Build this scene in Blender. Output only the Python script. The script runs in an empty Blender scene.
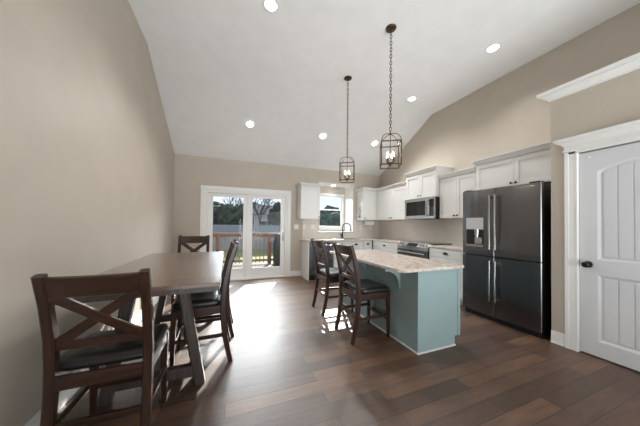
import bpy, bmesh, math, random
from mathutils import Vector, Matrix
random.seed(7)
S = bpy.context.scene
COL = S.collection
PI = math.pi

# ------------------------------------------------------------------ camera
F_PX, YAW, PITCH, ROLL, CY = 231.99, math.radians(21.736), math.radians(0.8136), math.radians(0.6065), 221.99
R0 = Vector((math.cos(YAW), -math.sin(YAW), 0))
D0 = Vector((math.sin(YAW), math.cos(YAW), 0))
FW = D0 * math.cos(PITCH) + Vector((0, 0, 1)) * math.sin(PITCH)
UP = Vector((0, 0, 1)) * math.cos(PITCH) - D0 * math.sin(PITCH)
CX = R0 * math.cos(ROLL) + UP * math.sin(ROLL)
CYV = UP * math.cos(ROLL) - R0 * math.sin(ROLL)
cam = bpy.data.cameras.new('camera')
cam.sensor_width = 36; cam.lens = F_PX / 640 * 36; cam.clip_start = 0.02; cam.clip_end = 300
cam.shift_y = (CY - 213) / 640
camo = bpy.data.objects.new('camera', cam); COL.objects.link(camo)
camo.matrix_world = Matrix(((CX.x, CYV.x, -FW.x, 0), (CX.y, CYV.y, -FW.y, 0), (CX.z, CYV.z, -FW.z, 1.27), (0, 0, 0, 1)))
S.camera = camo

# ------------------------------------------------------------------ view, world, sun, large lights
S.view_settings.view_transform = 'Standard'; S.view_settings.look = 'None'
S.view_settings.exposure = 0.17; S.view_settings.gamma = 1.0
S.view_settings.use_curve_mapping = False
W = bpy.data.worlds.new('sky'); S.world = W; W.use_nodes = True
wn, wl = W.node_tree.nodes, W.node_tree.links
wn.clear()
tc = wn.new('ShaderNodeTexCoord'); sp = wn.new('ShaderNodeSeparateXYZ'); rp = wn.new('ShaderNodeValToRGB')
nz = wn.new('ShaderNodeTexNoise'); nz.inputs['Scale'].default_value = 5; nz.inputs['Detail'].default_value = 6
mp = wn.new('ShaderNodeMapping'); mp.inputs['Scale'].default_value = (1, 1, 4)
cr = wn.new('ShaderNodeValToRGB'); mx = wn.new('ShaderNodeMixRGB')
bg = wn.new('ShaderNodeBackground'); wo = wn.new('ShaderNodeOutputWorld')
wl.new(tc.outputs['Generated'], sp.inputs[0]); wl.new(sp.outputs['Z'], rp.inputs[0])
wl.new(tc.outputs['Generated'], mp.inputs[0]); wl.new(mp.outputs[0], nz.inputs['Vector']); wl.new(nz.outputs['Fac'], cr.inputs[0])
cr.color_ramp.elements[0].position = .45; cr.color_ramp.elements[1].position = .65
rp.color_ramp.elements[0].position = 0; rp.color_ramp.elements[0].color = (.86, .92, 1, 1)
rp.color_ramp.elements[1].position = .6; rp.color_ramp.elements[1].color = (.25, .45, .85, 1)
e = rp.color_ramp.elements.new(.12); e.color = (.62, .76, .96, 1)
mx.inputs[2].default_value = (.95, .97, 1, 1)
wl.new(cr.outputs[0], mx.inputs[0]); wl.new(rp.outputs[0], mx.inputs[1]); wl.new(mx.outputs[0], bg.inputs[0])
bg.inputs[1].default_value = 1.35
wl.new(bg.outputs[0], wo.inputs[0])

def lamp(kind, name, loc, energy, color=(1, 1, 1), **kw):
    l = bpy.data.lights.new(name, kind); l.energy = energy; l.color = color
    for k, v in kw.items(): setattr(l, k, v)
    o = bpy.data.objects.new(name, l); COL.objects.link(o); o.location = loc
    return o
SUN_AZ, SUN_EL = math.radians(20.5), math.radians(25.5)
sun = lamp('SUN', 'sun', (3, 12, 8), 12.0, (1, .95, .88), angle=math.radians(.6))
sv = Vector((math.sin(SUN_AZ) * math.cos(SUN_EL), math.cos(SUN_AZ) * math.cos(SUN_EL), math.sin(SUN_EL)))
sun.rotation_euler = sv.to_track_quat('Z', 'Y').to_euler()
# fill light added behind the camera; no living-room windows are built there
w1 = lamp('AREA', 'rear_fill_light', (2.0, -3.0, 1.3), 55, (.93, .97, 1), shape='RECTANGLE', size=2.8, size_y=2.0, spread=math.radians(85))
w1.rotation_euler = (math.radians(108), 0, math.radians(4))
# unseen upward fill light, added behind the camera to brighten the ceiling
w3 = lamp('AREA', 'ceiling_fill_light', (1.2, -1.6, .25), 105, (.93, .97, 1), shape='RECTANGLE', size=4.0, size_y=2.6)
w3.rotation_euler = (math.radians(165), 0, 0)

# fill light added out of view above the deck, boosting daylight through the door
w4 = lamp('AREA', 'patio_fill_light', (1.5, 7.4, 2.9), 290, (.95, .98, 1), shape='RECTANGLE', size=3.4, size_y=1.2, spread=math.radians(90))
w4.rotation_euler = (math.radians(-70), 0, 0)

# ------------------------------------------------------------------ materials
def mat(name, col, rough=.5, metal=0, spec=.5, **kw):
    m = bpy.data.materials.new(name); m.use_nodes = True
    b = m.node_tree.nodes['Principled BSDF']
    b.inputs['Base Color'].default_value = (*col, 1); b.inputs['Roughness'].default_value = rough
    b.inputs['Metallic'].default_value = metal; b.inputs['Specular IOR Level'].default_value = spec
    for k, v in kw.items(): b.inputs[k].default_value = v
    return m
def srgb(r, g, b):
    f = lambda c: (c / 255 / 12.92) if c / 255 <= .04045 else ((c / 255 + .055) / 1.055) ** 2.4
    return (f(r), f(g), f(b))
def nodes(m): return m.node_tree.nodes, m.node_tree.links, m.node_tree.nodes['Principled BSDF']
def noise_mix(m, c1, c2, scale=(1, 1, 1), nscale=5, detail=4, lo=.35, hi=.65, bump=0, bscale=None, coord='Object'):
    n, l, b = nodes(m)
    t = n.new('ShaderNodeTexCoord'); p = n.new('ShaderNodeMapping'); p.inputs['Scale'].default_value = scale
    x = n.new('ShaderNodeTexNoise'); x.inputs['Scale'].default_value = nscale; x.inputs['Detail'].default_value = detail
    r = n.new('ShaderNodeValToRGB'); r.color_ramp.elements[0].position = lo; r.color_ramp.elements[1].position = hi
    r.color_ramp.elements[0].color = (*c1, 1); r.color_ramp.elements[1].color = (*c2, 1)
    l.new(t.outputs[coord], p.inputs[0]); l.new(p.outputs[0], x.inputs['Vector']); l.new(x.outputs['Fac'], r.inputs[0]); l.new(r.outputs[0], b.inputs['Base Color'])
    if bump:
        y = n.new('ShaderNodeTexNoise'); y.inputs['Scale'].default_value = bscale or nscale; y.inputs['Detail'].default_value = 3
        u = n.new('ShaderNodeBump'); u.inputs['Strength'].default_value = bump; u.inputs['Distance'].default_value = .01
        l.new(p.outputs[0], y.inputs['Vector']); l.new(y.outputs['Fac'], u.inputs['Height']); l.new(u.outputs[0], b.inputs['Normal'])
    return m
M = {}
M['wall'] = noise_mix(mat('beige_wall_paint', (.5, .45, .38), .55, spec=.35), srgb(186, 177, 164), srgb(190, 181, 168), nscale=3, bump=.06, bscale=120)
M['ceiling'] = noise_mix(mat('white_textured_ceiling', (.7, .7, .7), .8, spec=.2), srgb(230, 231, 231), srgb(234, 235, 235), nscale=4, bump=.25, bscale=45)
M['trim'] = mat('white_trim_paint', srgb(232, 232, 230), .38)
M['door'] = mat('white_door_paint', srgb(210, 212, 215), .42)
M['cabinet'] = mat('white_cabinet_paint', srgb(222, 222, 220), .35)
M['teal'] = noise_mix(mat('teal_cabinet_paint', (.2, .3, .3), .28), srgb(142, 164, 165), srgb(146, 168, 169), nscale=3)
M['steel'] = mat('stainless_steel', srgb(190, 190, 190), .25, 1)
def brushed(m):
    n, l, b = nodes(m); t = n.new('ShaderNodeTexCoord'); p = n.new('ShaderNodeMapping'); p.inputs['Scale'].default_value = (1, 1, .22)
    x = n.new('ShaderNodeTexNoise'); x.inputs['Scale'].default_value = 5; x.inputs['Detail'].default_value = 1
    u = n.new('ShaderNodeBump'); u.inputs['Strength'].default_value = .5; u.inputs['Distance'].default_value = .02
    l.new(t.outputs['Object'], p.inputs[0]); l.new(p.outputs[0], x.inputs['Vector']); l.new(x.outputs['Fac'], u.inputs['Height']); l.new(u.outputs[0], b.inputs['Normal'])
    return m
M['dark_steel'] = brushed(mat('black_stainless_steel', srgb(116, 116, 119), .27, 1))
M['black'] = mat('black_plastic', srgb(22, 22, 24), .35)
M['black_glass'] = mat('black_glass', srgb(14, 14, 16), .06)
M['bronze'] = mat('oil_rubbed_bronze', srgb(46, 38, 33), .35, .7)
M['aged_bronze'] = noise_mix(mat('aged_bronze', (.1, .08, .06), .4, .6), srgb(58, 44, 32), srgb(92, 74, 54), nscale=30)
M['silver'] = mat('silver_panel', srgb(205, 206, 208), .3, .35)
M['leather'] = noise_mix(mat('black_leather', (.02, .02, .02), .32), srgb(26, 25, 26), srgb(33, 31, 31), nscale=60, bump=.08, bscale=200)
M['plastic_white'] = mat('white_plastic', srgb(235, 235, 232), .4)
M['paper'] = mat('paper_towel', srgb(240, 240, 238), .9)
M['glass_clear'] = mat('lantern_bulb_glass', (1, 1, 1), .05)
M['concrete'] = mat('concrete', srgb(140, 140, 138), .9)
M['rail_wood'] = noise_mix(mat('cedar_railing', (.3, .15, .08), .7), srgb(88, 58, 42), srgb(112, 76, 54), scale=(1, 1, 1), nscale=10)
M['baluster'] = mat('tan_baluster', srgb(128, 108, 82), .6)
M['deck'] = noise_mix(mat('weathered_deck', (.4, .36, .33), .8), srgb(104, 98, 92), srgb(124, 117, 110), scale=(1, 12, 1), nscale=4)
M['grass'] = noise_mix(mat('lawn_grass', (.2, .25, .1), .9), srgb(112, 116, 66), srgb(146, 144, 92), nscale=4, detail=8)
M['fence'] = noise_mix(mat('grey_fence', (.3, .3, .3), .8), srgb(128, 130, 134), srgb(146, 147, 150), scale=(6, 1, 1), nscale=4)
M['bark'] = noise_mix(mat('bark', (.1, .09, .08), .9), srgb(70, 62, 56), srgb(98, 88, 80), nscale=12)
M['foliage'] = noise_mix(mat('dark_foliage', (.04, .05, .03), .9), srgb(42, 48, 38), srgb(76, 78, 62), nscale=3, detail=8, bump=.5, bscale=10)
M['hedge'] = noise_mix(mat('evergreen_hedge', (.04, .06, .03), .9), srgb(52, 64, 54), srgb(92, 104, 88), nscale=4, detail=8, bump=.5, bscale=10)
M['siding'] = noise_mix(mat('grey_siding', (.3, .32, .34), .8), srgb(150, 154, 160), srgb(162, 166, 172), scale=(1, 1, 20), nscale=3)
M['shingle'] = mat('roof_shingle', srgb(92, 90, 90), .9)
M['house_window'] = mat('house_window_glass', srgb(60, 68, 80), .1)
M['grill_cover'] = mat('black_grill_cover', srgb(24, 24, 28), .6)

def wood(name, c1, c2, rough, axis, coord='Object', bump=.08):
    m = mat(name, c1, rough)
    sc = {'x': (1, 14, 14), 'y': (14, 1, 14), 'z': (14, 14, 1)}[axis]
    return noise_mix(m, c1, c2, scale=sc, nscale=4, detail=6, lo=.3, hi=.7, bump=bump, bscale=6)
for a in 'xyz': M['wood_' + a] = wood('espresso_wood_' + a, srgb(36, 22, 16), srgb(62, 38, 27), .3, a)
M['table_top'] = wood('table_top_wood', srgb(84, 66, 55), srgb(112, 90, 76), .3, 'y', bump=.05)
for k, v in (('Coat Weight', .5), ('Coat Roughness', .15)): M['table_top'].node_tree.nodes['Principled BSDF'].inputs[k].default_value = v
M['table_leg'] = wood('table_leg_wood', srgb(58, 52, 49), srgb(80, 72, 67), .4, 'z')

def planks():
    m = mat('handscraped_wood_floor', (.1, .06, .04), .3); n, l, b = nodes(m)
    t = n.new('ShaderNodeTexCoord'); br = n.new('ShaderNodeTexBrick')
    br.inputs['Scale'].default_value = 1; br.inputs['Brick Width'].default_value = 1.1; br.inputs['Row Height'].default_value = .127
    br.inputs['Mortar Size'].default_value = .0028; br.inputs['Mortar Smooth'].default_value = .3; br.offset = .37; br.offset_frequency = 2
    br.inputs['Color1'].default_value = (0, 0, 0, 1); br.inputs['Color2'].default_value = (1, 1, 1, 1); br.inputs['Mortar'].default_value = (.5, .5, .5, 1)
    l.new(t.outputs['Object'], br.inputs['Vector'])
    r = n.new('ShaderNodeValToRGB'); r.color_ramp.elements[0].color = (*srgb(66, 46, 34), 1); r.color_ramp.elements[1].color = (*srgb(108, 79, 58), 1)
    e = r.color_ramp.elements.new(.5); e.color = (*srgb(86, 62, 46), 1)
    l.new(br.outputs['Color'], r.inputs[0])
    p = n.new('ShaderNodeMapping'); p.inputs['Scale'].default_value = (1.2, 9, 1)
    x = n.new('ShaderNodeTexNoise'); x.inputs['Scale'].default_value = 3; x.inputs['Detail'].default_value = 8; x.inputs['Roughness'].default_value = .65
    l.new(t.outputs['Object'], p.inputs[0]); l.new(p.outputs[0], x.inputs['Vector'])
    g = n.new('ShaderNodeValToRGB'); g.color_ramp.elements[0].position = .3; g.color_ramp.elements[1].position = .72
    g.color_ramp.elements[0].color = (.55, .55, .55, 1); g.color_ramp.elements[1].color = (1.25, 1.22, 1.2, 1)
    l.new(x.outputs['Fac'], g.inputs[0])
    q = n.new('ShaderNodeMixRGB'); q.blend_type = 'MULTIPLY'; q.inputs[0].default_value = .85
    l.new(r.outputs[0], q.inputs[1]); l.new(g.outputs[0], q.inputs[2])
    k = n.new('ShaderNodeMixRGB'); k.inputs[2].default_value = (*srgb(34, 24, 19), 1)
    l.new(br.outputs['Fac'], k.inputs[0]); l.new(q.outputs[0], k.inputs[1]); l.new(k.outputs[0], b.inputs['Base Color'])
    ad = n.new('ShaderNodeMath'); ad.operation = 'SUBTRACT'; l.new(x.outputs['Fac'], ad.inputs[0]); l.new(br.outputs['Fac'], ad.inputs[1])
    u = n.new('ShaderNodeBump'); u.inputs['Strength'].default_value = .35; u.inputs['Distance'].default_value = .008
    l.new(ad.outputs[0], u.inputs['Height']); l.new(u.outputs[0], b.inputs['Normal'])
    rr = n.new('ShaderNodeMapRange'); rr.inputs['To Min'].default_value = .42; rr.inputs['To Max'].default_value = .58
    l.new(x.outputs['Fac'], rr.inputs[0]); l.new(rr.outputs[0], b.inputs['Roughness'])
    return m
M['floor'] = planks(); 
for k, v in (('Specular IOR Level', .6), ('Coat Weight', .3), ('Coat Roughness', .36)): M['floor'].node_tree.nodes['Principled BSDF'].inputs[k].default_value = v
def granite():
    m = mat('beige_granite', (.5, .45, .4), .12); n, l, b = nodes(m)
    t = n.new('ShaderNodeTexCoord')
    a = n.new('ShaderNodeTexNoise'); a.inputs['Scale'].default_value = 16; a.inputs['Detail'].default_value = 8; a.inputs['Roughness'].default_value = .7
    v = n.new('ShaderNodeTexVoronoi'); v.inputs['Scale'].default_value = 70
    l.new(t.outputs['Object'], a.inputs['Vector']); l.new(t.outputs['Object'], v.inputs['Vector'])
    r = n.new('ShaderNodeValToRGB'); r.color_ramp.elements[0].position = .34; r.color_ramp.elements[1].position = .66
    r.color_ramp.elements[0].color = (*srgb(172, 158, 149), 1); r.color_ramp.elements[1].color = (*srgb(224, 215, 207), 1)
    e = r.color_ramp.elements.new(.48); e.color = (*srgb(206, 194, 184), 1)
    l.new(a.outputs['Fac'], r.inputs[0])
    s = n.new('ShaderNodeValToRGB'); s.color_ramp.elements[0].position = .0; s.color_ramp.elements[1].position = .45
    s.color_ramp.elements[0].color = (.45, .42, .4, 1); s.color_ramp.elements[1].color = (1, 1, 1, 1)
    l.new(v.outputs['Distance'], s.inputs[0])
    q = n.new('ShaderNodeMixRGB'); q.blend_type = 'MULTIPLY'; q.inputs[0].default_value = .55
    l.new(r.outputs[0], q.inputs[1]); l.new(s.outputs[0], q.inputs[2]); l.new(q.outputs[0], b.inputs['Base Color'])
    return m
M['granite'] = granite()
def tile(name, axes):
    m = mat(name, (.6, .55, .5), .12); n, l, b = nodes(m)
    t = n.new('ShaderNodeTexCoord'); s = n.new('ShaderNodeSeparateXYZ'); c = n.new('ShaderNodeCombineXYZ')
    l.new(t.outputs['Object'], s.inputs[0]); l.new(s.outputs[axes], c.inputs['X']); l.new(s.outputs['Z'], c.inputs['Y'])
    br = n.new('ShaderNodeTexBrick'); br.inputs['Scale'].default_value = 1; br.inputs['Brick Width'].default_value = .152; br.inputs['Row Height'].default_value = .076
    br.inputs['Mortar Size'].default_value = .002; br.inputs['Mortar Smooth'].default_value = .2
    br.inputs['Color1'].default_value = (*srgb(220, 213, 204), 1); br.inputs['Color2'].default_value = (*srgb(226, 219, 210), 1); br.inputs['Mortar'].default_value = (*srgb(222, 216, 208), 1)
    l.new(c.outputs[0], br.inputs['Vector']); l.new(br.outputs['Color'], b.inputs['Base Color'])
    u = n.new('ShaderNodeBump'); u.invert = True; u.inputs['Strength'].default_value = .4; u.inputs['Distance'].default_value = .003
    l.new(br.outputs['Fac'], u.inputs['Height']); l.new(u.outputs[0], b.inputs['Normal'])
    return m
M['tile_x'] = tile('subway_tile_x', 'X'); M['tile_y'] = tile('subway_tile_y', 'Y')
def emit(name, col, s):
    m = mat(name, col, .5); b = m.node_tree.nodes['Principled BSDF']
    b.inputs['Emission Color'].default_value = (*col, 1); b.inputs['Emission Strength'].default_value = s
    return m
M['lamp_lens'] = emit('downlight_lens', (1, .96, .9), 12)
M['bulb'] = emit('candle_bulb', (1, .92, .8), 9)
def pane(name, tint=(1, 1, 1), refl=.08):
    m = bpy.data.materials.new(name); m.use_nodes = True; n, l = m.node_tree.nodes, m.node_tree.links; n.clear()
    o = n.new('ShaderNodeOutputMaterial'); t = n.new('ShaderNodeBsdfTransparent'); g = n.new('ShaderNodeBsdfGlossy'); x = n.new('ShaderNodeMixShader')
    f = n.new('ShaderNodeFresnel'); f.inputs[0].default_value = 1.14
    t.inputs[0].default_value = (*tint, 1); g.inputs['Roughness'].default_value = .02
    l.new(f.outputs[0], x.inputs[0]); l.new(t.outputs[0], x.inputs[1]); l.new(g.outputs[0], x.inputs[2]); l.new(x.outputs[0], o.inputs[0])
    return m
M['pane'] = pane('window_pane', (.96, .98, .98))

# ------------------------------------------------------------------ mesh helpers
def box(bm, x0, x1, y0, y1, z0, z1, bev=0, seg=2):
    vs = [bm.verts.new((x, y, z)) for z in (z0, z1) for y in (y0, y1) for x in (x0, x1)]
    fs = [(0, 2, 3, 1), (4, 5, 7, 6), (0, 1, 5, 4), (2, 6, 7, 3), (0, 4, 6, 2), (1, 3, 7, 5)]
    faces = [bm.faces.new([vs[i] for i in f]) for f in fs]
    if bev:
        ed = list({e for f in faces for e in f.edges})
        bmesh.ops.bevel(bm, geom=ed, offset=bev, segments=seg, affect='EDGES', profile=.5)
def prism(bm, pts, axis, a0, a1, bev=0):
    """extrude a 2D polygon; axis x: pts=(y,z); axis y: pts=(x,z); axis z: pts=(x,y)"""
    def P(p, a): return {'x': (a, p[0], p[1]), 'y': (p[0], a, p[1]), 'z': (p[0], p[1], a)}[axis]
    A = [bm.verts.new(P(p, a0)) for p in pts]; B = [bm.verts.new(P(p, a1)) for p in pts]
    n = len(pts); fs = [bm.faces.new(A), bm.faces.new(B[::-1])]
    for i in range(n): fs.append(bm.faces.new((A[i], B[i], B[(i + 1) % n], A[(i + 1) % n])))
    bmesh.ops.recalc_face_normals(bm, faces=fs)
    if bev: bmesh.ops.bevel(bm, geom=list({e for f in fs for e in f.edges}), offset=bev, segments=2, affect='EDGES', profile=.5)
def ringloft(bm, rings, cap=True, closed=False):
    R = [[bm.verts.new(p) for p in r] for r in rings]; n = len(rings[0]); fs = []
    for a, b in list(zip(R, R[1:])) + ([(R[-1], R[0])] if closed else []):
        for i in range(n): fs.append(bm.faces.new((a[i], a[(i + 1) % n], b[(i + 1) % n], b[i])))
    if cap and not closed: fs += [bm.faces.new(R[0][::-1]), bm.faces.new(R[-1])]
    bmesh.ops.recalc_face_normals(bm, faces=fs)
def sweep(bm, pts, side, w, d, bev=0):
    """rectangular bar along a polyline: w along `side`, d across it; w, d may be lists"""
    pts = [Vector(p) for p in pts]; side = Vector(side).normalized(); rings = []
    for i, p in enumerate(pts):
        t = (pts[min(i + 1, len(pts) - 1)] - pts[max(i - 1, 0)]).normalized(); nrm = t.cross(side).normalized()
        ww = w[i] if isinstance(w, (list, tuple)) else w; dd = d[i] if isinstance(d, (list, tuple)) else d
        c = min(ww, dd) * .18
        a, b = ww / 2, dd / 2
        prof = [(-a + c, -b), (a - c, -b), (a, -b + c), (a, b - c), (a - c, b), (-a + c, b), (-a, b - c), (-a, -b + c)]
        rings.append([p + side * u + nrm * v for u, v in prof])
    ringloft(bm, rings)
def tube(bm, pts, r, n=10, closed=False):
    pts = [Vector(p) for p in pts]; rings = []; ref = None; N = len(pts)
    for i, p in enumerate(pts):
        if closed: t = (pts[(i + 1) % N] - pts[i - 1]).normalized()
        else: t = (pts[min(i + 1, N - 1)] - pts[max(i - 1, 0)]).normalized()
        if ref is None: ref = t.orthogonal().normalized()
        u = (ref - t * ref.dot(t)).normalized(); ref = u; v = t.cross(u)
        rr = r[i] if isinstance(r, (list, tuple)) else r
        rings.append([p + u * rr * math.cos(2 * PI * k / n) + v * rr * math.sin(2 * PI * k / n) for k in range(n)])
    ringloft(bm, rings, closed=closed)
def lathe(bm, prof, n=24, c=(0, 0, 0), axis='z'):
    rings = []
    for r, h in prof:
        r = max(r, .0004); ring = []
        for k in range(n):
            a = 2 * PI * k / n; u, v = r * math.cos(a), r * math.sin(a)
            q = {'z': (u, v, h), 'y': (u, h, v), 'x': (h, u, v)}[axis]
            ring.append((q[0] + c[0], q[1] + c[1], q[2] + c[2]))
        rings.append(ring)
    ringloft(bm, rings)
def rect_loft(bm, rings):
    """rings: (z, x0, x1, y0, y1)"""
    ringloft(bm, [[(x0, y0, z), (x1, y0, z), (x1, y1, z), (x0, y1, z)] for z, x0, x1, y0, y1 in rings])
def obj(name, bm, m, parent=None, loc=None, ang=32):
    me = bpy.data.meshes.new(name); bm.normal_update(); bm.to_mesh(me); bm.free()
    me.materials.append(M[m] if isinstance(m, str) else m)
    for p in me.polygons: p.use_smooth = True
    me.set_sharp_from_angle(angle=math.radians(ang))
    o = bpy.data.objects.new(name, me); COL.objects.link(o)
    o.modifiers.new('weighted_normals', 'WEIGHTED_NORMAL').keep_sharp = True
    if parent: o.parent = parent
    if loc: o.location = loc
    return o
def build(name, m, parent, fn, *a, **k):
    bm = bmesh.new(); fn(bm, *a, **k); return obj(name, bm, m, parent)
def bx(name, m, parent, *a, bev=0):
    bm = bmesh.new(); box(bm, *a, bev=bev); return obj(name, bm, m, parent)
def boxes(name, m, parent, lst, bev=0):
    bm = bmesh.new()
    for a in lst: box(bm, *a, bev=bev)
    return obj(name, bm, m, parent)
def struct(o): o['kind'] = 'structure'; return o
def tag(o, label, cat, group=None):
    o['label'] = label; o['category'] = cat
    if group: o['group'] = group
    return o
def thing(name, label, cat, loc=(0, 0, 0), rz=0, group=None):
    o = bpy.data.objects.new(name, None); COL.objects.link(o); o.location = loc; o.rotation_euler = (0, 0, rz); o.empty_display_size = .2
    return tag(o, label, cat, group)
def dup(root, loc, rz, label):
    kids = {}
    for c in S.objects:
        if c.parent: kids.setdefault(c.parent.name, []).append(c)
    def cp(o, par):
        n = o.copy(); COL.objects.link(n)
        if par: n.parent = par
        for c in kids.get(o.name, []): cp(c, n)
        return n
    r = cp(root, None); r.location = loc; r.rotation_euler = (0, 0, rz); r['label'] = label
    return r

# ------------------------------------------------------------------ the room
XL, XR, YB, HB, HC, YC, YR = -1.047, 4.098, 5.607, 2.73, 3.709, 3.767, -3.2
XP, YP = 3.374, 1.458
SL = (HC - HB) / (YB - YC)
struct(bx('floor', 'floor', None, XL - .12, XR + .12, YR - .12, YB + .15, -.12, 0))
bm = bmesh.new()
prism(bm, [(YR, HC), (YC, HC), (YB + .15, HB - .15 * SL), (YB + .15, HB + .14), (YC, HC + .14), (YR, HC + .14)], 'x', XL - .12, XR + .12)
struct(obj('ceiling', bm, 'ceiling'))
side = [(YR, 0), (YB, 0), (YB, HB), (YC, HC), (YR, HC)]
bm = bmesh.new(); prism(bm, side, 'x', XL - .12, XL); struct(obj('wall_left', bm, 'wall'))
bm = bmesh.new(); prism(bm, side, 'x', XR, XR + .12); struct(obj('wall_right', bm, 'wall'))
DX0, DX1, DH = -.46, 1.36, 2.02
AX0, AX1, AZ0, AZ1, AY = 2.2, 3.22, 1.09, 2.40, 6.1
YW = YB + .15
struct(boxes('wall_back', 'wall', None, [
    (XL - .12, DX0, YB, YW, 0, HB), (DX0, DX1, YB, YW, DH, HB), (DX1, AX0, YB, YW, 0, HB),
    (AX0, AX1, YB, YW, 0, AZ0), (AX0, AX1, YB, YW, AZ1, HB), (AX1, XR + .12, YB, YW, 0, HB)]))
# solid rear wall behind the camera
struct(bx('wall_rear', 'wall', None, XL - .12, XR + .12, YR - .12, YR, 0, HC))
# pantry closet wall with the door opening
PY0, PY1, PH = .447, 1.24, 2.05
struct(boxes('wall_pantry', 'wall', None, [
    (XP, XP + .1, PY1, YP, 0, 2.77), (XP, XP + .1, PY0, PY1, PH, 2.77), (XP, XP + .1, YR, PY0, 0, 2.77),
    (XP + .1, XR, YP - .1, YP, 0, 2.70), (XP + .1, XR, YR, YP - .1, 2.60, 2.70)]))
# crown along the pantry ledge
CR = [(2.69, .0), (2.69, .012), (2.708, .012), (2.708, .022), (2.722, .03), (2.738, .05), (2.746, .058), (2.746, .07), (2.762, .07), (2.762, .088), (2.792, .09), (2.792, .08)]
bm = bmesh.new()
ringloft(bm, [[(XP - o - .002, YR, z), (XP - o - .002, YP + o + .002, z), (XR, YP + o + .002, z), (XR, YR, z)] if False else
              [(XP - o - .002, YR, z), (XP - o - .002, YP + min(o, .085) + .002, z), (XP + .12, YP + min(o, .085) + .002, z), (XP + .12, YR, z)] for z, o in CR])
struct(obj('trim_1', bm, 'trim', ang=10))
# window alcove over the sink: painted lining and back wall
WX0, WX1, WZ0, WZ1 = 2.34, 3.18, 1.17, 2.18
struct(boxes('wall_alcove', 'wall', None, [
    (AX0, WX0, AY, AY + .12, AZ0, AZ1), (WX1, AX1, AY, AY + .12, AZ0, AZ1),
    (WX0, WX1, AY, AY + .12, WZ1, AZ1), (WX0, WX1, AY, AY + .12, AZ0, WZ0)]))
struct(boxes('trim_2', 'trim', None, [
    (AX0 + .001, AX0 + .016, YB - .004, AY - .001, AZ0 + .016, AZ1 - .016), (AX1 - .016, AX1 - .001, YB - .004, AY - .001, AZ0 + .016, AZ1 - .016),
    (AX0 + .001, AX1 - .001, YB - .004, AY - .001, AZ1 - .016, AZ1 - .001), (AX0 + .001, AX1 - .001, YB - .004, AY - .001, AZ0 + .001, AZ0 + .016)]))
struct(boxes('wall_bump_out', 'siding', None, [
    (AX0 - .12, AX0, YW, AY + .12, AZ0 - .1, AZ1 + .1), (AX1, AX1 + .12, YW, AY + .12, AZ0 - .1, AZ1 + .1),
    (AX0, AX1, YW, AY + .12, AZ1, AZ1 + .1), (AX0, AX1, YW, AY + .12, AZ0 - .1, AZ0)]))
struct(bx('sun_blocker', 'trim', None, AX0 - .4, AX1 + .4, AY + .121, 6.98, AZ1 - .02, AZ1 + .09))  # unseen slab added outside the sink window to cut off the high sun
# kitchen window
def frame_boxes(x0, x1, z0, z1, w, y0, y1): return [(x0, x0 + w, y0, y1, z0, z1), (x1 - w, x1, y0, y1, z0, z1), (x0 + w, x1 - w, y0, y1, z0, z0 + w), (x0 + w, x1 - w, y0, y1, z1 - w, z1)]
win = struct(boxes('window_1', 'trim', None, frame_boxes(WX0, WX1, WZ0, WZ1, .05, AY - .015, AY + .10), bev=.004))
zm = 1.72
ls = boxes('lower_sash', 'trim', win, frame_boxes(WX0 + .05, WX1 - .05, WZ0 + .05, zm + .015, .035, AY + .02, AY + .05), bev=.003)
us = boxes('upper_sash', 'trim', win, frame_boxes(WX0 + .05, WX1 - .05, zm - .015, WZ1 - .05, .035, AY + .055, AY + .085), bev=.003)
bx('pane', 'pane', ls, WX0 + .08, WX1 - .08, AY + .033, AY + .037, WZ0 + .08, zm - .015)
bx('pane', 'pane', us, WX0 + .08, WX1 - .08, AY + .068, AY + .072, zm + .015, WZ1 - .08)
struct(bx('trim_3', 'trim', None, AX0 + .03, AX1 - .03, AY - .06, AY, WZ0 - .03, WZ0, bev=.005))

# sliding patio door
door = struct(boxes('door_1', 'trim', None, [(DX0, DX0 + .05, YB - .01, YW, 0, DH), (DX1 - .05, DX1, YB - .01, YW, 0, DH), (DX0 + .05, DX1 - .05, YB - .01, YW, DH - .05, DH), (DX0 + .05, DX1 - .05, YB - .01, YW, 0, .035)], bev=.004))
def panel(name, x0, x1, y0, y1, gx0, gx1):
    z0, z1, gz0, gz1 = .035, DH - .05, .25, 1.895
    p = boxes(name, 'trim', door, [(x0, gx0, y0, y1, z0, z1), (gx1, x1, y0, y1, z0, z1), (gx0, gx1, y0, y1, z0, gz0), (gx0, gx1, y0, y1, gz1, z1)], bev=.004)
    bx('pane', 'pane', p, gx0, gx1, (y0 + y1) / 2 - .004, (y0 + y1) / 2 + .004, gz0, gz1)
    bd = boxes('glazing_bead', 'trim', p, frame_boxes(gx0 - .012, gx1 + .012, gz0 - .012, gz1 + .012, .018, y0 - .006, y0), bev=.003)
    return p
panel('fixed_panel', DX0 + .05, .47, YB + .085, YB + .125, -.31, .345)
sl = panel('sliding_panel', .415, DX1 - .05, YB + .03, YB + .07, .535, 1.215)
bm = bmesh.new(); tube(bm, [(1.265, YB + .03, .88), (1.265, YB - .005, .9), (1.265, YB - .01, 1.0), (1.265, YB - .005, 1.1), (1.265, YB + .03, 1.12)], .011)
box(bm, 1.245, 1.285, YB + .018, YB + .03, .86, 1.14, bev=.003)
hd = obj('door_handle', bm, 'steel', sl)
def casing(name, m, pts, y0, y1): return struct(boxes(name, m, None, pts, bev=.006))
casing('trim_4', 'trim', [(DX0 - .09, DX0, YB - .022, YB, 0, DH), (DX1, DX1 + .09, YB - .022, YB, 0, DH), (DX0 - .09, DX1 + .09, YB - .022, YB, DH, DH + .09)], 0, 0)
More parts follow.
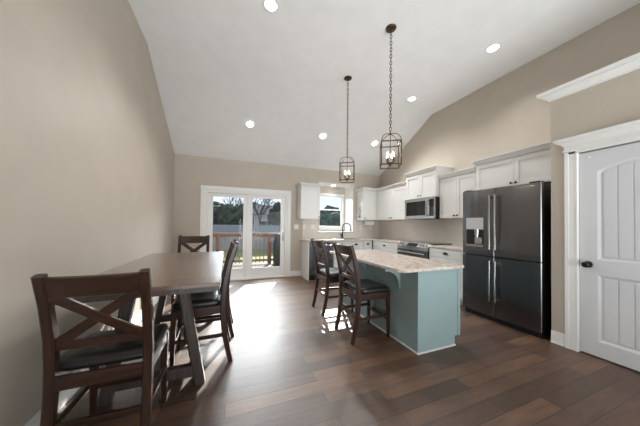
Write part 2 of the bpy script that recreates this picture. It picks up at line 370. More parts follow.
# baseboards
def bb(name, *boxes_): return struct(boxes(name, 'trim', None, boxes_, bev=.006))
bb('baseboard_left', (XL, XL + .016, YR, YB, 0, .13))
bb('baseboard_back', (XL + .016, DX0 - .09, YB - .016, YB, 0, .13), (DX1 + .09, 1.73, YB - .016, YB, 0, .13))
bb('baseboard_pantry', (XP - .016, XP, PY1 + .10, YP, 0, .135), (XP - .016, XP, YR, PY0 - .1, 0, .135), (XP - .026, XP - .016, PY1 + .1, YP, 0, .02))

# ------------------------------------------------------------------ pantry door (arched two-panel plank door)
pd = bpy.data.objects.new('door_2', None); COL.objects.link(pd); pd.location = (XP, PY1 - .004, 0); pd.rotation_euler = (0, 0, -PI / 2); struct(pd)
# local: x runs toward the camera (-Y), y into the closet, front at y=0
DW = PY1 - PY0 - .008
def door_leaf(bm):
    z0, z1, st = .012, 2.04, .125
    y0, y1, yr = .012, .047, .022
    x0, x1 = st, DW - st
    box(bm, 0, x0, y0, y1, z0, z1); box(bm, x1, DW, y0, y1, z0, z1)
    box(bm, x0, x1, y0, y1, z0, .16); box(bm, x0, x1, y0, y1, .81, .955)
    # arched top rail
    N = 14; zs, rise = 1.83, .085
    arc = [(x0 + (x1 - x0) * i / N, zs + rise * math.sin(PI * i / N) ** .8) for i in range(N + 1)]
    prism(bm, [(x0, z1)] + arc + [(x1, z1)], 'y', y0, y1)
    box(bm, x0, x1, yr + .002, y1 - .002, .16, 2.0)
    # sloped sticking around the panels
    def stick(poly):
        n = len(poly); cx = sum(p[0] for p in poly) / n; cz = sum(p[1] for p in poly) / n
        inn = [(p[0] + (.022 if p[0] < cx else -.022) * (1 if abs(p[0] - cx) > .05 else 0), p[1] + (.022 if p[1] < cz else -.022)) for p in poly]
        A = [bm.verts.new((p[0], y0, p[1])) for p in poly]; B = [bm.verts.new((p[0], yr + .002, p[1])) for p in inn]
        for i in range(n): bm.faces.new((A[i], A[(i + 1) % n], B[(i + 1) % n], B[i]))
    stick([(x0, .16), (x1, .16), (x1, .81), (x0, .81)])
    stick([(x0, .955), (x1, .955)] + arc[::-1])
    # raised plank strips between V grooves
    K = 5; pw = (x1 - x0 - .07) / K
    for lo, hi in ((.195, .775), (.99, None)):
        for i in range(K):
            a = x0 + .035 + pw * i + .004; b = a + pw - .008
            if hi: box(bm, a, b, yr - .004, yr + .004, lo, hi, bev=.0035)
            else:
                f = lambda x: zs + rise * math.sin(PI * (x - x0) / (x1 - x0)) ** .8 - .035
                prism(bm, [(a, lo), (b, lo), (b, f(b)), ((a + b) / 2, f((a + b) / 2)), (a, f(a))], 'y', yr - .004, yr + .004, bev=.003)
build('door_leaf', 'door', pd, door_leaf)
bm = bmesh.new()
lathe(bm, [(.0, .012), (.033, .012), (.033, .004), (.026, -.002), (.012, -.006), (.011, -.03), (.02, -.036), (.0285, -.048), (.0285, -.058), (.02, -.068), (.0, -.071)], c=(.062, 0, .905), axis='y')
obj('door_knob', bm, 'bronze', pd)
bx('latch_plate', 'bronze', pd, -.0035, .0005, .012, .04, .87, .945)
lathe_bm = bmesh.new(); lathe(lathe_bm, [(0, .012), (.012, .012), (.012, .006), (0, .004)], c=(.075, 0, 1.985), axis='y', n=14); obj('bumper_pad', lathe_bm, 'plastic_white', pd)
# jamb and casing with crowned header
struct(boxes('trim_5', 'trim', None, [(XP - .02, XP, PY1, PY1 + .095, 0, PH + .02), (XP - .028, XP - .02, PY1 + .065, PY1 + .095, 0, PH + .02), (XP - .024, XP - .02, PY1 + .0, PY1 + .012, 0, PH + .02),
    (XP - .02, XP, PY0 - .095, PY0, 0, PH + .02), (XP, XP + .1, PY1 - .001, PY1 + .0, 0, PH), (XP + .05, XP + .1, PY0, PY1, PH - .006, PH)], bev=.0))
bm = bmesh.new()
HD = [(2.05, .02), (2.075, .02), (2.078, .034), (2.094, .034), (2.094, .024), (2.14, .024), (2.14, .034), (2.152, .038), (2.166, .052), (2.178, .066), (2.178, .076), (2.192, .076), (2.192, .088), (2.212, .088)]
ringloft(bm, [[(XP - o, PY0 - .095 - (o - .02), z), (XP, PY0 - .095 - (o - .02), z), (XP, PY1 + .095 + (o - .02), z), (XP - o, PY1 + .095 + (o - .02), z)] for z, o in HD])
struct(obj('trim_6', bm, 'trim', ang=10))

# ------------------------------------------------------------------ cabinets
def shaker(bm, x0, x1, z0, z1, y=0, t=.02, w=.057):
    box(bm, x0, x0 + w, y - t, y, z0, z1, bev=.0015); box(bm, x1 - w, x1, y - t, y, z0, z1, bev=.0015)
    box(bm, x0 + w, x1 - w, y - t, y, z0, z0 + w, bev=.0015); box(bm, x0 + w, x1 - w, y - t, y, z1 - w, z1, bev=.0015)
    box(bm, x0 + w - .002, x1 - w + .002, y - t + .009, y - .002, z0 + w - .002, z1 - w + .002)
def knob(parent, x, z, y=-.02):
    bm = bmesh.new(); lathe(bm, [(0, 0), (.007, 0), (.006, -.012), (.012, -.016), (.0155, -.022), (.013, -.028), (0, -.03)], n=14, c=(x, y, z), axis='y')
    return obj('knob', bm, 'bronze', parent)
def cup_pull(parent, x, z, y=-.02):
    bm = bmesh.new(); n = 12; rings = []
    for r, h in ((.045, 0), (.045, .006), (.043, .02), (.03, .026), (.004, .028)):
        rings.append([(x + r * math.cos(PI * k / n), y - h if r > .004 else y - .028, z - .012 + .8 * r * math.sin(PI * k / n)) for k in range(n + 1)])
    R = [[bm.verts.new(p) for p in q] for q in rings]
    for a, b in zip(R, R[1:]):
        for i in range(n): bm.faces.new((a[i], a[i + 1], b[i + 1], b[i]))
    for q in R: bm.faces.new((q[0], q[-1], q[-2], q[1])) if False else None
    bmesh.ops.recalc_face_normals(bm, faces=bm.faces[:])
    o = obj('cup_pull', bm, 'bronze', parent)
    sm = o.modifiers.new('thick', 'SOLIDIFY'); sm.thickness = .003
    return o
GAP = .003
def wall_cabinet(label, loc, rz, w, h, d, nd, crown=(1, 1), ko=.045, knob_side=None, cat='cabinet'):
    """front at local y=0 (doors stand out 2 cm), x across, z=0 at the underside"""
    t = thing('wall_cabinet', label, cat, loc, rz)
    bx('body', 'cabinet', t, 0, w, 0, d, 0, h, bev=.001)
    dw = (w - .012) / nd
    for i in range(nd):
        a, b = .006 + dw * i + GAP / 2, .006 + dw * (i + 1) - GAP / 2
        bm = bmesh.new(); shaker(bm, a, b, .006, h - .03, w=.055); dr = obj('door', bm, 'cabinet', t)
        if nd == 1: kx = b - .03 if knob_side != 'l' else a + .03
        else: kx = b - .03 if i % 2 == 0 else a + .03
        knob(dr, kx, .006 + ko)
    L, R = crown
    P = [(h - .012, .0), (h, .006), (h + .012, .01), (h + .03, .024), (h + .043, .032), (h + .047, .038), (h + .06, .038)]
    bm = bmesh.new(); rect_loft(bm, [(z, -o * L, w + o * R, -.021 - o, d) for z, o in P]); obj('crown_molding', bm, 'cabinet', t)
    return t
RW = -PI / 2
UB = 1.42
wall_cabinet('white single-door wall cabinet between the patio door and the sink window', (1.61, 5.287, UB), 0, .495, .80, .32, 1)
wall_cabinet('white single-door wall cabinet right of the sink window, in the corner', (3.33, 5.287, UB), 0, XR - .335 - 3.33, .80, .32, 1, crown=(1, 0), knob_side='l')
wall_cabinet('white two-door wall cabinet between the corner and the microwave', (XR - .33, 5.262, UB), RW, 5.262 - 4.075, .80, .329, 2, crown=(0, 0))
wall_cabinet('short white two-door cabinet above the microwave, tallest crown', (XR - .41, 4.07, 1.845), RW, .80, .52, .409, 2, crown=(1, 1))
wall_cabinet('white two-door wall cabinet between the microwave and the refrigerator', (XR - .33, 3.265, UB), RW, 3.265 - 2.56, .77, .329, 2, crown=(0, 0))
wall_cabinet('short wide white two-door cabinet above the dark refrigerator', (XR - .36, 2.55, 1.845), RW, 2.55 - YP - .004, .43, .359, 2, crown=(1, 0))

def base_cabinet(label, loc, rz, w, d, nd, drawers=True, h=.885, toe=.1):
    t = thing('base_cabinet', label, 'cabinet', loc, rz)
    d -= .004; boxes('body', 'cabinet', t, [(0, w, 0, d, toe, h), (0, w, .06, d, 0, toe)])
    dw = (w - .012) / nd; zt = h - .16 if drawers else h - .01
    for i in range(nd):
        a, b = .006 + dw * i + GAP / 2, .006 + dw * (i + 1) - GAP / 2
        bm = bmesh.new(); shaker(bm, a, b, toe + .01, zt - GAP); dr = obj('door', bm, 'cabinet', t)
        knob(dr, b - .03 if (i % 2 == 0 and nd > 1) else a + .03, zt - .06)
        if drawers:
            bm = bmesh.new(); box(bm, a, b, -.02, 0, zt + GAP, h - .012, bev=.003); dr = obj('drawer_front', bm, 'cabinet', t)
            cup_pull(dr, (a + b) / 2, (zt + h) / 2)
    return t
CF = 3.49   # front plane of the right-hand base run
BF = 5.06   # front plane of the back base run
base_cabinet('white base cabinet between the refrigerator and the stove', (CF, 3.245, 0), RW, 3.245 - 2.54, XR - CF, 1)
base_cabinet('white base cabinet between the stove and the back corner', (CF, BF - .03, 0), RW, BF - .03 - 4.08, XR - CF, 1)
base_cabinet('white sink base cabinet under the black faucet', (2.37, BF, 0), 0, .82, YB - BF - .002, 2)
base_cabinet('white drawer base cabinet right of the sink, in the corner', (3.195, BF, 0), 0, CF - 3.195 - .03, YB - BF - .002, 1)
t = thing('end_panel', 'white end panel closing the counter run beside the patio door', 'cabinet panel', (1.73, BF, 0))
bx('panel', 'cabinet', t, 0, .022, -.02, YB - BF - .002, 0, .885, bev=.002)
bx('shoe_molding', 'cabinet', t, -.012, 0, -.02, YB - BF - .018, 0, .08, bev=.003)
# dishwasher
t = thing('dishwasher', 'dark stainless dishwasher under the counter left of the sink', 'dishwasher', (1.757, BF, 0))
bx('body', 'black', t, 0, .606, 0, .53, .02, .88)
bx('door', 'dark_steel', t, .003, .603, -.025, 0, .11, .875, bev=.006)
bm = bmesh.new(); tube(bm, [(.06, -.065, .80), (.546, -.065, .80)], .011); tube(bm, [(.08, -.065, .80), (.08, -.02, .80)], .007); tube(bm, [(.526, -.065, .80), (.526, -.02, .80)], .007)
obj('handle', bm, 'steel', t)
bx('toe_kick', 'black', t, .003, .603, .03, .05, 0, .1)

# worktops
CT = .925
def slab(name, label, polys):
    bm = bmesh.new()
    for p in polys: prism(bm, p, 'z', CT - .038, CT, bev=.004)
    return tag(obj(name, bm, 'granite'), label, 'countertop')
SX0, SX1, SY0, SY1 = 2.47, 3.1, 5.13, 5.50
cnt = slab('granite_countertop', 'L-shaped beige granite countertop along the back wall with the sink', [[
    (1.70, BF - .04), (CF - .03, BF - .04), (CF - .03, 4.075), (XR - .001, 4.075), (XR - .001, YB - .001), (1.70, YB - .001)]])
slab('granite_countertop', 'short beige granite countertop between the stove and the refrigerator', [[(CF - .03, 2.535), (XR - .001, 2.535), (XR - .001, 3.25), (CF - .03, 3.25)]])
# backsplash tiles belong to the walls
struct(boxes('wall_backsplash_back', 'tile_x', None, [(DX1 + .40, AX0 - .02, YB - .008, YB, CT, UB), (AX0 - .02, AX1 + .02, YB - .008, YB, CT, AZ0 - .02), (AX1 + .02, XR - .008, YB - .008, YB, CT, UB)]))
struct(bx('wall_backsplash_right', 'tile_y', None, XR - .008, XR, 2.5, YB, CT, UB))
# sink rim and faucet
t = thing('kitchen_sink', 'dark sink set in the back countertop below the window', 'sink', (2.79, 5.30, CT))
boxes('rim', 'black', t, [(-.34, .34, -.21, -.185, 0, .006), (-.34, .34, .175, .2, 0, .006), (-.34, -.315, -.185, .175, 0, .006), (.315, .34, -.185, .175, 0, .006)], bev=.002)
bx('basin_floor', 'black', t, -.315, .315, -.185, .175, .0005, .002)
t = thing('faucet', 'black gooseneck faucet standing behind the sink', 'faucet', (2.86, 5.545, CT))
bm = bmesh.new(); lathe(bm, [(0, 0), (.027, 0), (.027, .01), (.02, .02), (.018, .1), (.013, .11), (0, .112)]); obj('base', bm, 'bronze', t)
bm = bmesh.new(); arc = [(0, 0, .1), (0, 0, .30)] + [(.07 - .07 * math.cos(a), -.10 + .10 * math.cos(a), .30 + .10 * math.sin(a)) for a in [PI * k / 10 for k in range(1, 10)]] + [(.14, -.2, .27), (.14, -.2, .22)]
tube(bm, arc, .0135); obj('spout', bm, 'bronze', t)
bm = bmesh.new(); tube(bm, [(.14, -.2, .25), (.14, -.2, .2)], .019, 14); obj('spray_head', bm, 'bronze', t)
bm = bmesh.new(); tube(bm, [(-.015, 0, .07), (-.05, -.01, .09), (-.075, -.015, .13)], .007); obj('lever', bm, 'bronze', t)

# ------------------------------------------------------------------ range, microwave, refrigerator
t = thing('stove', 'slide-in stainless stove with black glass top and front knobs', 'stove', (CF - .02, 4.07, 0), RW)
w = .815; d = XR - CF - .02 + .02
bx('body', 'black', t, 0, w, .02, d - .02, .02, .90)
bx('cooktop', 'black_glass', t, -.0, w, .06, d + .0, .9265, .942, bev=.003)
bm = bmesh.new(); prism(bm, [(-.035, .80), (-.035, .875), (.06, .945), (.06, .80)], 'x', 0, w, bev=.004); cp = obj('control_panel', bm, 'steel', t)
bm = bmesh.new(); prism(bm, [(-.0375, .868 + .012), (.035, .935 - .003), (.035, .92), (-.03, .86)], 'x', .28, .54); obj('display', bm, 'black_glass', cp)
for kx in (.06, .13, w - .2, w - .13, w - .06):
    bm = bmesh.new(); lathe(bm, [(0, .0), (.026, 0), (.026, .006), (.021, .01), (.019, .032), (0, .034)], n=18)
    o = obj('knob', bm, 'steel', cp); o.location = (kx, .012, .912); o.rotation_euler = (math.radians(52), 0, 0)
od = bx('oven_door', 'dark_steel', t, .003, w - .003, -.035, .02, .24, .795, bev=.006)
bx('oven_window', 'black_glass', od, .12, w - .12, -.038, -.03, .36, .66)
bm = bmesh.new(); tube(bm, [(.04, -.085, .745), (w - .04, -.085, .745)], .013); tube(bm, [(.07, -.085, .745), (.07, -.03, .745)], .009); tube(bm, [(w - .07, -.085, .745), (w - .07, -.03, .745)], .009)
obj('handle', bm, 'steel', od)
bx('storage_drawer', 'dark_steel', t, .003, w - .003, -.03, .02, .06, .235, bev=.006)

t = thing('microwave', 'stainless over-the-range microwave with vertical handle', 'microwave', (XR - .43, 4.065, 1.422), RW)
w = .79; h = .42
bx('body', 'black', t, 0, w, 0, .415, 0, h)
dr = bx('door', 'steel', t, .0, w - .0, -.035, 0, .0, h, bev=.006)
bx('door_window', 'black_glass', dr, .05, .57, -.037, -.03, .07, h - .06)
bx('control_strip', 'black_glass', dr, w - .11, w - .015, -.037, -.03, .05, h - .04)
bm = bmesh.new(); tube(bm, [(.64, -.035, .05), (.64, -.075, .08), (.64, -.085, h / 2), (.64, -.075, h - .08), (.64, -.035, h - .05)], .014); obj('handle', bm, 'steel', dr)
bx('vent_grille', 'steel', t, .0, w, -.034, .0, h - .001, h + .001)

FX, FY = 3.31, 2.476
t = thing('refrigerator', 'black stainless four-door refrigerator with water dispenser', 'refrigerator', (FX, FY, 0), RW)
w, dp, H = .955, XR - FX - .03, 1.795
bx('body', 'black', t, .004, w - .004, .07, dp, .02, H - .012, bev=.004)
bx('toe_grille', 'black', t, .02, w - .02, .05, .07, .0, .09)
def fdoor(x0, x1, z0, z1, hole=None):
    bm = bmesh.new(); N = 8; c = .012
    def yb(x): u = (x - w / 2) / (w / 2); return .012 * u * u
    xs = [x0 + (x1 - x0) * i / N for i in range(N + 1)]
    pts = [(x, yb(x)) for x in xs]; pts[0] = (x0, yb(x0) + .008); pts[-1] = (x1, yb(x1) + .008)
    pts.insert(1, (x0 + .006, yb(x0))); pts.insert(-1, (x1 - .006, yb(x1)))
    poly = pts + [(x1, .07), (x0, .07)]
    prism(bm, poly, 'z', z0, z1)
    return bm
seam = .46
zs = .87
names = [('upper_door', 0, seam - .002, zs + .006, H), ('upper_door', seam + .002, w, zs + .006, H), ('lower_door', 0, seam - .002, .075, zs - .006), ('lower_door', seam + .002, w, .075, zs - .006)]
fd = [obj(n, fdoor(a, b, c, e_), 'dark_steel', t) for n, a, b, c, e_ in names]
for k, (dx, z0, z1) in enumerate(((seam - .035, .97, 1.70), (seam + .035, .97, 1.70), (seam - .035, .28, .82), (seam + .035, .28, .82))):
    bm = bmesh.new(); sweep(bm, [(dx, -.05, z0), (dx, -.056, (z0 + z1) / 2), (dx, -.05, z1)], (1, 0, 0), .022, .016)
    box(bm, dx - .008, dx + .008, -.05, .006, z0 + .02, z0 + .045); box(bm, dx - .008, dx + .008, -.05, .006, z1 - .045, z1 - .02)
    obj('handle', bm, 'steel', fd[k])
ds = boxes('water_dispenser', 'black', fd[0], [(.075, .32, -.004, .03, 1.0, 1.40)], bev=.004)
bx('dispenser_panel', 'silver', ds, .075, .32, -.012, -.003, 1.235, 1.40, bev=.003)
boxes('dispenser_surround', 'steel', ds, [(.075, .32, -.010, -.003, .99, 1.02)], bev=.002)
bm = bmesh.new(); box(bm, .20, .30, -.008, -.003, 1.03, 1.12, bev=.002); lathe(bm, [(0, 1.12), (.022, 1.12), (.03, 1.2), (.03, 1.235), (0, 1.235)], n=14, c=(.235, -.012, 0)); obj('dispenser_paddle', bm, 'steel', ds)
boxes('badge', 'steel', fd[1], [(w - .20 + .026 * i, w - .20 + .026 * i + .017, -.0005 + .004, .012, H - .043, H - .032) for i in range(6)])
for hx in (.02, w - .12): bx('hinge_cover', 'black', t, hx, hx + .1, .02, .12, H, H + .018, bev=.005)

# ------------------------------------------------------------------ kitchen island
IX0, IX1, IY0, IY1, IH = 1.773, 2.355, 1.79, 3.42, .822
t = thing('kitchen_island', 'teal painted kitchen island cabinet under the granite top', 'kitchen island', (IX0, IY0, 0))
bm = bmesh.new(); wI, lI = IX1 - IX0, IY1 - IY0
prism(bm, [(0, 0), (wI - .07, 0), (wI - .07, .1), (wI, .1), (wI, IH), (0, IH)], 'y', 0, lI); obj('body', bm, 'teal', t)
for a in (0, 1):
    y = .004 + a * (lI - .008) / 2
    bm = bmesh.new(); y1 = y + (lI - .012) / 2
    box(bm, wI, wI + .02, y, y1, .11, .66, bev=.003); o = obj('door', bm, 'teal', t)
    box_bm = bmesh.new(); box(box_bm, wI, wI + .02, y, y1, .668, IH - .01, bev=.003); obj('drawer_front', box_bm, 'teal', t)
bx('corner_batten', 'teal', t, -.006, .03, -.006, .03, .0, IH, bev=.002)
bx('end_batten', 'teal', t, wI - .03, wI + .002, -.006, .0, .1, IH, bev=.002)
boxes('shoe_molding', 'cabinet', t, [(-.014, wI - .07, -.014, -.0, 0, .016), (-.014, 0, 0, lI, 0, .016)], bev=.003)
for yc in (.255, .93):
    bm = bmesh.new(); N = 10; R = .19
    arc = [(-R + .02 - .015 + (R - .02) * math.sin(PI / 2 * i / N) - 0, IH - .04 - (R - .02) * (1 - math.cos(PI / 2 * i / N))) for i in range(N + 1)]
    prism(bm, [(0, IH), (-.20, IH), (-.20, IH - .04)] + arc[0:] + [(-.012, IH - .24), (0, IH - .24)], 'y', yc, yc + .04, bev=.002)
    cb = obj('corbel', bm, 'teal', t)
bm = bmesh.new(); c = .045
prism(bm, [(1.53 + c, 1.755), (IX1 + .03, 1.755), (IX1 + .035, IY1 + .04), (1.53 + c, IY1 + .04), (1.53, IY1 + .04 - c), (1.53, 1.755 + c)], 'z', IH, IH + .032, bev=.005)
tag(obj('island_countertop', bm, 'granite'), 'beige granite slab lying on the teal island', 'countertop')

# ------------------------------------------------------------------ chairs
YP_PTS = [(0, -.275), (.1, -.25), (.25, -.22), (.42, -.205), (.57, -.205), (.72, -.22), (.88, -.255), (1.04, -.305)]
def yback(z):
    for (a, ya), (b, yb) in zip(YP_PTS, YP_PTS[1:]):
        if a <= z <= b: return ya + (yb - ya) * (z - a) / (b - a)
    return YP_PTS[-1][1]
def make_chair(name, label, group):
    t = thing(name, label, 'chair', (0, 0, 0), 0, group)
    X = .2
    for s in (-1, 1):
        bm = bmesh.new(); sweep(bm, [(s * X, y, z) for z, y in YP_PTS], (1, 0, 0), .044, [.038, .042, .048, .052, .052, .05, .048, .042]); obj('back_post', bm, 'wood_z', t)
    for s in (-1, 1):
        bm = bmesh.new(); sweep(bm, [(s * (X - .002), .195, 0), (s * (X - .004), .19, .3), (s * (X - .004), .185, .505)], (1, 0, 0), [.03, .038, .044], [.03, .038, .044]); obj('front_leg', bm, 'wood_z', t)
    boxes('seat_frame', 'wood_x', t, [(-X + .018, X - .018, .172, .196, .44, .51), (-X + .018, X - .018, -.222, -.198, .44, .51), (-X - .012, -X + .012, -.19, .18, .44, .51), (X - .012, X + .012, -.19, .18, .44, .51)], bev=.003)
    # upholstered saddle seat
    bm = bmesh.new(); N = 12; rings = []
    def outline(g, z, k):
        out = []
        for i in range(40):
            a = 2 * PI * i / 40; ca, sa = math.cos(a), math.sin(a)
            ex = .28
            x = math.copysign(abs(ca) ** ex, ca) * (.225 - g); y = math.copysign(abs(sa) ** ex, sa) * (.2 - g) + .015
            out.append((x, y, z + k * (.016 * (x / .22) ** 2 - .006)))
        return out
    ringloft(bm, [outline(.012, .51, 0), outline(.001, .522, 0), outline(0, .54, .4), outline(.008, .556, 1), outline(.03, .567, 1), outline(.08, .570, 1), outline(.15, .568, 1), outline(.19, .567, 1)])
    obj('seat', bm, 'leather', t, ang=60)
    def rail(nm, z0, z1, th, bow, xo=X - .012):
        bm = bmesh.new(); pts = []; zc = (z0 + z1) / 2
        for i in range(9):
            x = -xo + 2 * xo * i / 8; pts.append((x, yback(zc) - bow * (1 - (x / xo) ** 2), zc))
        slope = (yback(z1) - yback(z0)) / (z1 - z0)
        sweep(bm, pts, (0, slope, 1), z1 - z0, th); obj(nm, bm, 'wood_x', t)
    rail('crest_rail', .925, 1.032, .024, .022); rail('lower_rail', .645, .69, .022, .012)
    for s in (-1, 1):
        bm = bmesh.new(); pts = []
        for i in range(7):
            u = i / 6; x = s * (-.172 + .344 * u); z = .68 + .255 * u
            pts.append((x, yback(z) - .014 * (1 - (x / .2) ** 2) + s * .004, z))
        dv = (Vector(pts[-1]) - Vector(pts[0])).normalized(); sd = dv.cross(Vector((0, 1, .2))).normalized()
        sweep(bm, pts, sd, .05, .016); obj('cross_brace', bm, 'wood_x', t)
    bx('front_stretcher', 'wood_x', t, -X + .015, X - .015, .18, .202, .19, .225, bev=.003)
    bx('back_stretcher', 'wood_x', t, -X + .015, X - .015, -.232, -.21, .25, .28, bev=.003)
    for s in (-1, 1):
        bm = bmesh.new(); sweep(bm, [(s * X, -.222, .245), (s * X, .19, .245)], (1, 0, 0), .02, .03); obj('side_stretcher', bm, 'wood_y', t)
    return t
ch = make_chair('dining_chair', 'dark wooden cross-back chair nearest the camera, by the left wall', 'cross-back chairs around the dining table')
def place(o, x, y, rz, sz=1): o.location = (x, y, 0); o.rotation_euler = (0, 0, rz); o.scale = (1, 1, sz); return o
place(ch, -.60, 1.775, 0, .985)
c2 = dup(ch, (0, 0, 0), 0, 'dark wooden cross-back chair on the right side of the dining table, the nearer one'); place(c2, -.235, 2.52, PI / 2 + .03, 1.03)
c3 = dup(ch, (0, 0, 0), 0, 'dark wooden cross-back chair on the right side of the table, half hidden behind another'); place(c3, -.2, 3.02, PI / 2, 1.03)
c4 = dup(ch, (0, 0, 0), 0, 'dark wooden cross-back chair at the far end of the table near the patio door'); place(c4, -.49, 3.93, PI, 1.04)
s1 = dup(ch, (0, 0, 0), 0, 'dark cross-back counter stool at the island, the one nearer the camera'); s1.name = 'bar_stool'; s1['category'] = 'stool'; s1['group'] = 'cross-back stools at the island'; place(s1, 1.535, 2.39, RW, 1.02)
s2 = dup(s1, (0, 0, 0), 0, 'dark cross-back counter stool at the island, farther back by the dishwasher'); place(s2, 1.535, 3.22, RW, 1.02)

# ------------------------------------------------------------------ dining table
TX0, TX1, TY0, TY1, TH = -.93, -.04, 1.74, 3.70, .872
t = thing('dining_table', 'long dark wooden trestle dining table along the left wall', 'table', ((TX0 + TX1) / 2, (TY0 + TY1) / 2, 0))
hw, hl = (TX1 - TX0) / 2, (TY1 - TY0) / 2
boxes('tabletop', 'table_top', t, [(-hw, hw, -hl + .16, hl - .16, TH - .03, TH), (-hw, hw, -hl, -hl + .1585, TH - .03, TH), (-hw, hw, hl - .1585, hl, TH - .03, TH)], bev=.003)
boxes('apron', 'table_leg', t, [(-hw + .004, hw - .004, -hl + .004, -hl + .03, TH - .062, TH - .03), (-hw + .004, hw - .004, hl - .03, hl - .004, TH - .062, TH - .03), (-hw + .004, -hw + .03, -hl + .03, hl - .03, TH - .062, TH - .03), (hw - .03, hw - .004, -hl + .03, hl - .03, TH - .062, TH - .03)], bev=.002)
for yy in (2.10, 3.36):
    y = yy - (TY0 + TY1) / 2
    for s in (-1, 1):
        bm = bmesh.new(); sweep(bm, [(s * .30, y, 0), (s * .165, y, TH - .09)], (0, 1, 0), .075, .075); obj('leg', bm, 'table_leg', t)
    boxes('trestle_beam', 'table_leg', t, [(-.275, .275, y - .03, y + .03, .075, .155)], bev=.004)
    boxes('top_cleat', 'table_leg', t, [(-.36, .36, y - .04, y + .04, TH - .09, TH - .03)], bev=.004)
bx('long_stretcher', 'table_leg', t, -.03, .03, 2.13 - (TY0 + TY1) / 2, 3.33 - (TY0 + TY1) / 2, .09, .15, bev=.004)

# ------------------------------------------------------------------ pendants and downlights
def pendant(label, x, y):
    t = thing('pendant_lantern', label, 'pendant lamp', (x, y, HC), math.radians(-32), 'lantern pendants over the island')
    bm = bmesh.new(); lathe(bm, [(0, 0), (.065, 0), (.065, -.008), (.055, -.02), (.02, -.03), (.012, -.045), (0, -.047)]); obj('canopy', bm, 'aged_bronze', t)
    zb, zt, hh = 2.0 - HC, 2.275 - HC, .112
    bm = bmesh.new(); z = -.045; zend = zt + .135; i = 0
    while z - .045 > zend - .045:
        ring = []
        for k in range(10):
            a = 2 * PI * k / 10; u, v = .0125 * math.cos(a), .026 * math.sin(a)
            ring.append((u if i % 2 else 0, 0 if i % 2 else u, z - .02 + v))
        tube(bm, ring, .0042, 5, closed=True); z -= .041; i += 1
    obj('chain', bm, 'aged_bronze', t)
    bm = bmesh.new(); b = .006
    for zz in (zb, zt):
        for s in (-1, 1):
            box(bm, -hh - b, hh + b, s * hh - b, s * hh + b, zz - b, zz + b); box(bm, s * hh - b, s * hh + b, -hh - b, hh + b, zz - b, zz + b)
    for sx in (-1, 1):
        for sy in (-1, 1): box(bm, sx * hh - b, sx * hh + b, sy * hh - b, sy * hh + b, zb, zt)
    obj('cage_frame', bm, 'aged_bronze', t)
    bm = bmesh.new()
    for sx, sy in ((1, 1), (-1, 1), (-1, -1), (1, -1)):
        tube(bm, [(sx * (hh - .02 + .02) * (1 if k == 0 else math.cos(a)) , sy * hh * math.cos(a), zt + .12 * math.sin(a)) for k, a in enumerate([PI / 2 * j / 9 for j in range(10)])], .0042, 6)
    lathe(bm, [(0, zt + .14), (.01, zt + .138), (.016, zt + .12), (.008, zt + .105), (0, zt + .1)], n=12)
    obj('dome_arms', bm, 'aged_bronze', t)
    bm = bmesh.new(); tube(bm, [(0, 0, zt + .11), (0, 0, zb + .04)], .0045, 8)
    lathe(bm, [(0, zb - .005), (.012, zb + .005), (.03, zb + .03), (.034, zb + .045), (.01, zb + .055), (0, zb + .06)], n=14)
    for k in range(4):
        a = PI / 4 + PI / 2 * k; tube(bm, [(0, 0, zb + .04), (.025 * math.cos(a), .025 * math.sin(a), zb + .032), (.045 * math.cos(a), .045 * math.sin(a), zb + .05)], .004, 6)
    obj('stem', bm, 'aged_bronze', t)
    for k in range(4):
        a = PI / 4 + PI / 2 * k; px, py = .045 * math.cos(a), .045 * math.sin(a)
        bm = bmesh.new(); lathe(bm, [(0, zb + .048), (.016, zb + .05), (.012, zb + .056), (.01, zb + .105), (0, zb + .106)], n=12, c=(px, py, 0)); cd = obj('candle_sleeve', bm, 'aged_bronze', t)
        bm = bmesh.new(); lathe(bm, [(0, zb + .106), (.008, zb + .108), (.012, zb + .128), (.011, zb + .142), (.006, zb + .165), (0, zb + .172)], n=12, c=(px, py, 0)); obj('bulb', bm, 'bulb', cd)
    l = lamp('POINT', 'pendant_glow', (0, 0, zb + .14), 4.0, (1, .93, .82), shadow_soft_size=.04); l.parent = t
    return t
pendant('bronze lantern pendant on a chain over the near end of the island', 1.835, 2.308)
pendant('bronze lantern pendant on a chain over the far end of the island', 1.814, 3.369)

def downlight(label, x, y, tilt=0, z=None, power=34):
    z = HC if z is None else z
    t = thing('recessed_light', label, 'ceiling light', (x, y, z), 0, 'recessed ceiling lights'); t.rotation_euler = (tilt, 0, 0)
    bm = bmesh.new(); n = 28; ringloft(bm, [[(r * math.cos(2 * PI * k / n), r * math.sin(2 * PI * k / n), h) for k in range(n)] for r, h in ((.066, -.001), (.066, -.006), (.095, -.006), (.1, -.001))], closed=True)
    obj('trim_ring', bm, 'plastic_white', t)
    bm = bmesh.new(); lathe(bm, [(0, -.001), (.066, -.001), (.064, -.004), (0, -.005)]); obj('lens', bm, 'lamp_lens', t)
    l = lamp('SPOT', 'downlight_beam', (0, 0, -.02), power * 3, (1, .985, .96), spot_size=math.radians(130), spot_blend=.8, shadow_soft_size=.06); l.parent = t
    return t
tl = -math.atan(SL)
downlight('recessed ceiling light at the top left of the flat ceiling', .412, 2.571)
downlight('recessed ceiling light on the flat ceiling nearest the right wall and pantry', 3.323, 2.04, power=16)
downlight('recessed ceiling light on the flat ceiling just right of the nearer pendant lantern', 3.24, 3.45, power=16)
sz = lambda y: HC - (y - YC) * SL
downlight('recessed light on the sloped ceiling, leftmost of its row above the patio door', .377, 4.677, tl, sz(4.677))
downlight('recessed light on the sloped ceiling, left of the far pendant chain', 1.914, 4.676, tl, sz(4.676))
downlight('recessed light on the sloped ceiling between the two pendant lanterns', 3.239, 4.645, tl, sz(4.645))
